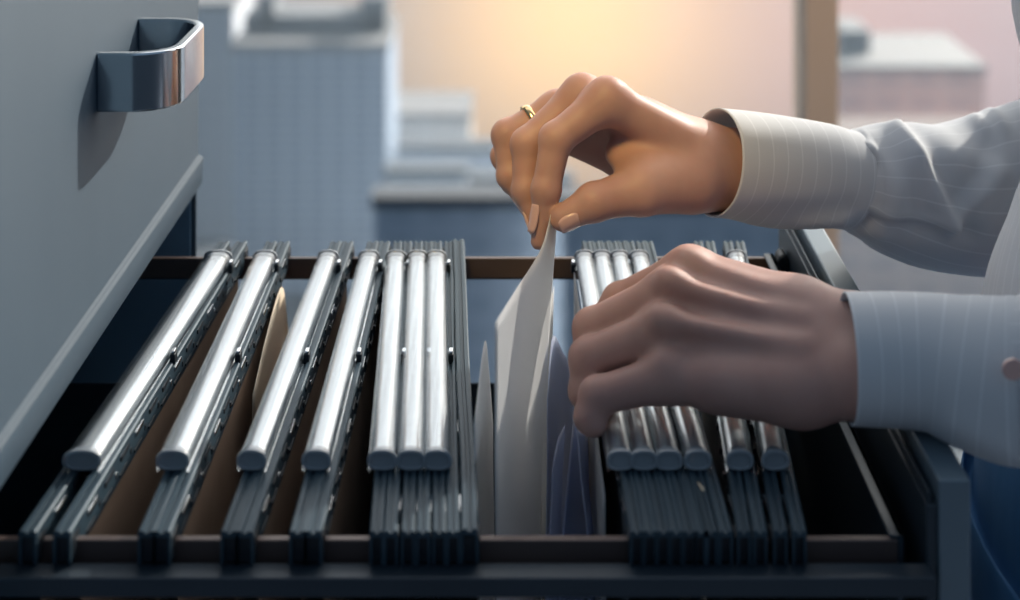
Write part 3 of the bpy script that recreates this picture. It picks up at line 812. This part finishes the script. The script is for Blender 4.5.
fr.box(-4, 4, WY - .06, WY + .06, 0, .05); fr.box(-4, 4, WY - .06, WY + .06, 2.65, 2.72)
wf = struct(fr.build('window_1', M_mull, bevel=.003))
for k in range(len(mul) - 1):
    g = MB().box(mul[k] + .02, mul[k + 1] - .02, WY - .004, WY + .004, .045, 2.66).build('pane', M_glass, wf)
w = MB().box(-4, 4, WY - .05, WY + .2, 2.72, 3.1).build('wall_far', pmat('wall_paint', (.5, .5, .5), .8)); struct(w)

# ------------------------------------------------------------------ the city outside (real distance, far below)
def facade_mat(name, wall, glass, w, h, fw, fh):
    m = pmat(name, wall, .6); b = m.node_tree.nodes['Principled BSDF']
    tc = N(m, 'ShaderNodeTexCoord'); sp = N(m, 'ShaderNodeSeparateXYZ'); L(m, tc.outputs['Object'], sp.inputs[0])
    def band(axis, size, frac):
        d = N(m, 'ShaderNodeMath', operation='DIVIDE'); d.inputs[1].default_value = size; L(m, sp.outputs[axis], d.inputs[0])
        f = N(m, 'ShaderNodeMath', operation='FRACT'); L(m, d.outputs[0], f.inputs[0])
        g = N(m, 'ShaderNodeMath', operation='LESS_THAN'); g.inputs[1].default_value = frac; L(m, f.outputs[0], g.inputs[0]); return g
    a, c = band('X', w, fw), band('Z', h, fh)
    mu = N(m, 'ShaderNodeMath', operation='MULTIPLY'); L(m, a.outputs[0], mu.inputs[0]); L(m, c.outputs[0], mu.inputs[1])
    mix = N(m, 'ShaderNodeMix', data_type='RGBA'); mix.inputs[6].default_value = wall; mix.inputs[7].default_value = glass
    L(m, mu.outputs[0], mix.inputs[0]); L(m, mix.outputs[2], b.inputs['Base Color'])
    return m
ZG = -95.0
def block(label, x0, x1, ytop, Y, depth, mat, name='tower', cat='building', extra=None, roof=None):
    xa, xb = (x0 - PX) / F * Y, (x1 - PX) / F * Y; z = CZ - (ytop - PY) / F * Y
    t = thing(name, label, cat, ((xa + xb) / 2, Y + depth / 2, ZG))
    hw, d = (xb - xa) / 2, depth / 2
    m = MB(); m.box(-hw, hw, -d, d, 0, z - ZG); m.build('walls', mat, t)
    m = MB(); m.box(-hw - .3, hw + .3, -d - .3, d + .3, z - ZG, z - ZG + 1.1); m.build('roof', roof or M_roof, t)
    if extra:
        for (u0, u1, hh) in extra:
            MB().box(-hw + u0 * 2 * hw, -hw + u1 * 2 * hw, -d * .3, d * .6, z - ZG + 1.1, z - ZG + 1.1 + hh).build('plant_room', M_roof2, t)
    return t
M_roof = pmat('roof_pale', (.13, .135, .145), .8); M_roof2 = pmat('roof_plant_grey', (.10, .11, .125), .8); M_roof4 = pmat('roof_rose', (.12, .095, .09), .9); M_roof3 = pmat('roof_slate', (.075, .09, .11), .9)
FA = facade_mat('facade_blue_glass', (.26, .33, .43, 1), (.16, .215, .30, 1), 3.55, 1.55, .72, .62)
FB = facade_mat('facade_pale', (.42, .45, .50, 1), (.34, .38, .44, 1), 4, 3, .6, .5)
FC = facade_mat('facade_beige', (.48, .46, .44, 1), (.38, .38, .38, 1), 3, 3, .6, .5)
FD = facade_mat('facade_rose', (.50, .36, .34, 1), (.40, .30, .30, 1), 6, 4, .7, .5)
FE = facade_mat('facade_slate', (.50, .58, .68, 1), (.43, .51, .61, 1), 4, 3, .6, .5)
block('wide glass office tower with a regular window grid outside the window', 232, 387, 50, 250, 22, FA, extra=[(.02, .96, 3.0), (.12, .22, 6.5), (.8, .97, 6)])
block('narrow pale block between the cabinet and the glass tower outside', 150, 234, 8, 275, 20, FB)
block('beige block beyond the glass tower, behind the raised fingers', 392, 470, 120, 276, 16, FC)
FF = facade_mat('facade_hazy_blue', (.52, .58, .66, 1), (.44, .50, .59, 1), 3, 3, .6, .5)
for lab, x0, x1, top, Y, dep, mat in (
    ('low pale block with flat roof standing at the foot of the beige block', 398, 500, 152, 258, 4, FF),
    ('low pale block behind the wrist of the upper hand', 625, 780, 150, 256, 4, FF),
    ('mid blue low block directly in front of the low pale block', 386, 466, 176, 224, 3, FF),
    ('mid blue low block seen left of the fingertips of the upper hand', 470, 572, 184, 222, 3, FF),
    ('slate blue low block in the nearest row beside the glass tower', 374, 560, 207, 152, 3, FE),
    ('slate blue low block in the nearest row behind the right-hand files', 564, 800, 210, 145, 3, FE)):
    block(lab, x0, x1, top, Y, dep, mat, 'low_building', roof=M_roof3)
block('rose coloured block outside the right-hand pane with pale roof', 838, 985, 72, 258, 25, FD, extra=[(.1, .3, 4)])
block('second rose block lower in front of the tall rose block', 826, 1075, 150, 228, 14, FD, 'low_building', roof=M_roof4)
gm = MB(); gm.box(-400, 400, 40, 300, ZG - 1, ZG)
struct(gm.build('ground', noise_col(pmat('street_slate', (.05, .07, .10), .9), (.025, .038, .055, 1), (.055, .068, .085, 1), .03, 3)))

# ------------------------------------------------------------------ light
hz = MB().box(-180, 180, 160, 214, ZG + .5, -3.0)
M_hz = bpy.data.materials.new('city_haze'); M_hz.use_nodes = True; nt = M_hz.node_tree; nt.nodes.clear()
o_ = nt.nodes.new('ShaderNodeOutputMaterial'); v_ = nt.nodes.new('ShaderNodeVolumeScatter'); v_.inputs['Color'].default_value = (.62, .80, 1, 1); v_.inputs['Density'].default_value = .0017; v_.inputs['Anisotropy'].default_value = .35
nt.links.new(v_.outputs[0], o_.inputs['Volume'])
ho = hz.build('haze', M_hz); ho['kind'] = 'stuff'; tag(ho, 'bright haze hanging between the buildings outside', 'haze')
def sun(dir_to, strength, col, angle):
    l = bpy.data.lights.new('sun', 'SUN'); l.energy = strength; l.color = col; l.angle = angle
    o = bpy.data.objects.new('sun', l); C.objects.link(o); o.rotation_euler = Vector(dir_to).to_track_quat('Z', 'Y').to_euler(); return o
sun((.050, .058, .039), 12, (1, .92, .82), math.radians(.8))
def spot(loc, target, energy, col, size, ang):
    l = bpy.data.lights.new('added_warm_spot', 'SPOT'); l.energy = energy; l.color = col; l.shadow_soft_size = size; l.spot_size = math.radians(ang); l.spot_blend = 1
    o = bpy.data.objects.new('added_warm_spot', l); C.objects.link(o); o.location = loc
    o.rotation_euler = (Vector(loc) - Vector(target)).to_track_quat('Z', 'Y').to_euler(); return o
spot((-.10, .62, 1.66), (.032, .97, 1.17), 38.0, (1, .68, .24), .12, 18)  # added spot, no lamp there: gives the upper hand the flare's warm tint
spot((.9, 1.3, 2.55), (.50, 2.6, .8), 95, (1, .68, .38), .1, 30)  # second added spot without a real fixture, brightens the window mullion

w = bpy.data.worlds.new('sky'); SC.world = w; w.use_nodes = True
nt = w.node_tree; nt.nodes.clear()
def wn(t, **kw):
    n = nt.nodes.new(t)
    for k, v in kw.items(): setattr(n, k, v)
    return n
def math_(op, a, b=None, clamp=False):
    n = wn('ShaderNodeMath', operation=op); n.use_clamp = clamp
    for i, x in enumerate((a, b)):
        if x is None: continue
        if isinstance(x, (int, float)): n.inputs[i].default_value = x
        else: nt.links.new(x, n.inputs[i])
    return n.outputs[0]
tc = wn('ShaderNodeTexCoord'); sp = wn('ShaderNodeSeparateXYZ'); nt.links.new(tc.outputs['Generated'], sp.inputs[0])
def lobe(px, py, n):
    d = (P(px, py, 1.0) - Vector((0, 0, CZ))).normalized()
    v = wn('ShaderNodeVectorMath', operation='DOT_PRODUCT'); nt.links.new(tc.outputs['Generated'], v.inputs[0]); v.inputs[1].default_value = d
    return math_('POWER', math_('MAXIMUM', v.outputs['Value'], 0.0), n)
def lobe_dir(d, n):
    v = wn('ShaderNodeVectorMath', operation='DOT_PRODUCT'); nt.links.new(tc.outputs['Generated'], v.inputs[0]); v.inputs[1].default_value = Vector(d).normalized()
    return math_('POWER', math_('MAXIMUM', v.outputs['Value'], 0.0), n)
def ramp(x, lo, hi):
    n = wn('ShaderNodeMapRange'); n.interpolation_type = 'SMOOTHSTEP'; n.inputs['From Min'].default_value = lo; n.inputs['From Max'].default_value = hi
    nt.links.new(x, n.inputs['Value']); return n.outputs[0]
def addc(cols):
    acc = None
    for fac, col in cols:
        s = wn('ShaderNodeVectorMath', operation='SCALE'); s.inputs[0].default_value = col
        if isinstance(fac, (int, float)): s.inputs['Scale'].default_value = fac
        else: nt.links.new(fac, s.inputs['Scale'])
        if acc is None: acc = s.outputs[0]
        else:
            a = wn('ShaderNodeVectorMath', operation='ADD'); nt.links.new(acc, a.inputs[0]); nt.links.new(s.outputs[0], a.inputs[1]); acc = a.outputs[0]
    return acc
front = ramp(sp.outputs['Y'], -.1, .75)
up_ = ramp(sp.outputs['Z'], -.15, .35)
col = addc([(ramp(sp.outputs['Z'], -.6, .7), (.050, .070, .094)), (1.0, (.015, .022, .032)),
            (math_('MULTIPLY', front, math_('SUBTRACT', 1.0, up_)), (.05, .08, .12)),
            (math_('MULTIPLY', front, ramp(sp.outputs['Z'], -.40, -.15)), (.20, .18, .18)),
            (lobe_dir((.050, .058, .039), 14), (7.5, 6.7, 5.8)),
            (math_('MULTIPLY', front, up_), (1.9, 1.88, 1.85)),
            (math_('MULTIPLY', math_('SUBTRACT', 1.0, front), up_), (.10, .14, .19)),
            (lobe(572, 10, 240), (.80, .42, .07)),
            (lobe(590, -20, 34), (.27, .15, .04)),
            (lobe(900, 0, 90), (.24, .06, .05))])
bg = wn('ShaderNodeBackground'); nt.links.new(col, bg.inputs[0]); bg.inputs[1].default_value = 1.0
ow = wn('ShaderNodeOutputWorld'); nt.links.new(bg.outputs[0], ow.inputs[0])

vs = SC.view_settings; vs.view_transform = 'Standard'; vs.look = 'None'; vs.exposure = 0; vs.gamma = 1; vs.use_curve_mapping = False
SC.cycles.use_denoising = True
SC.cycles.max_bounces = 10; SC.cycles.transparent_max_bounces = 24
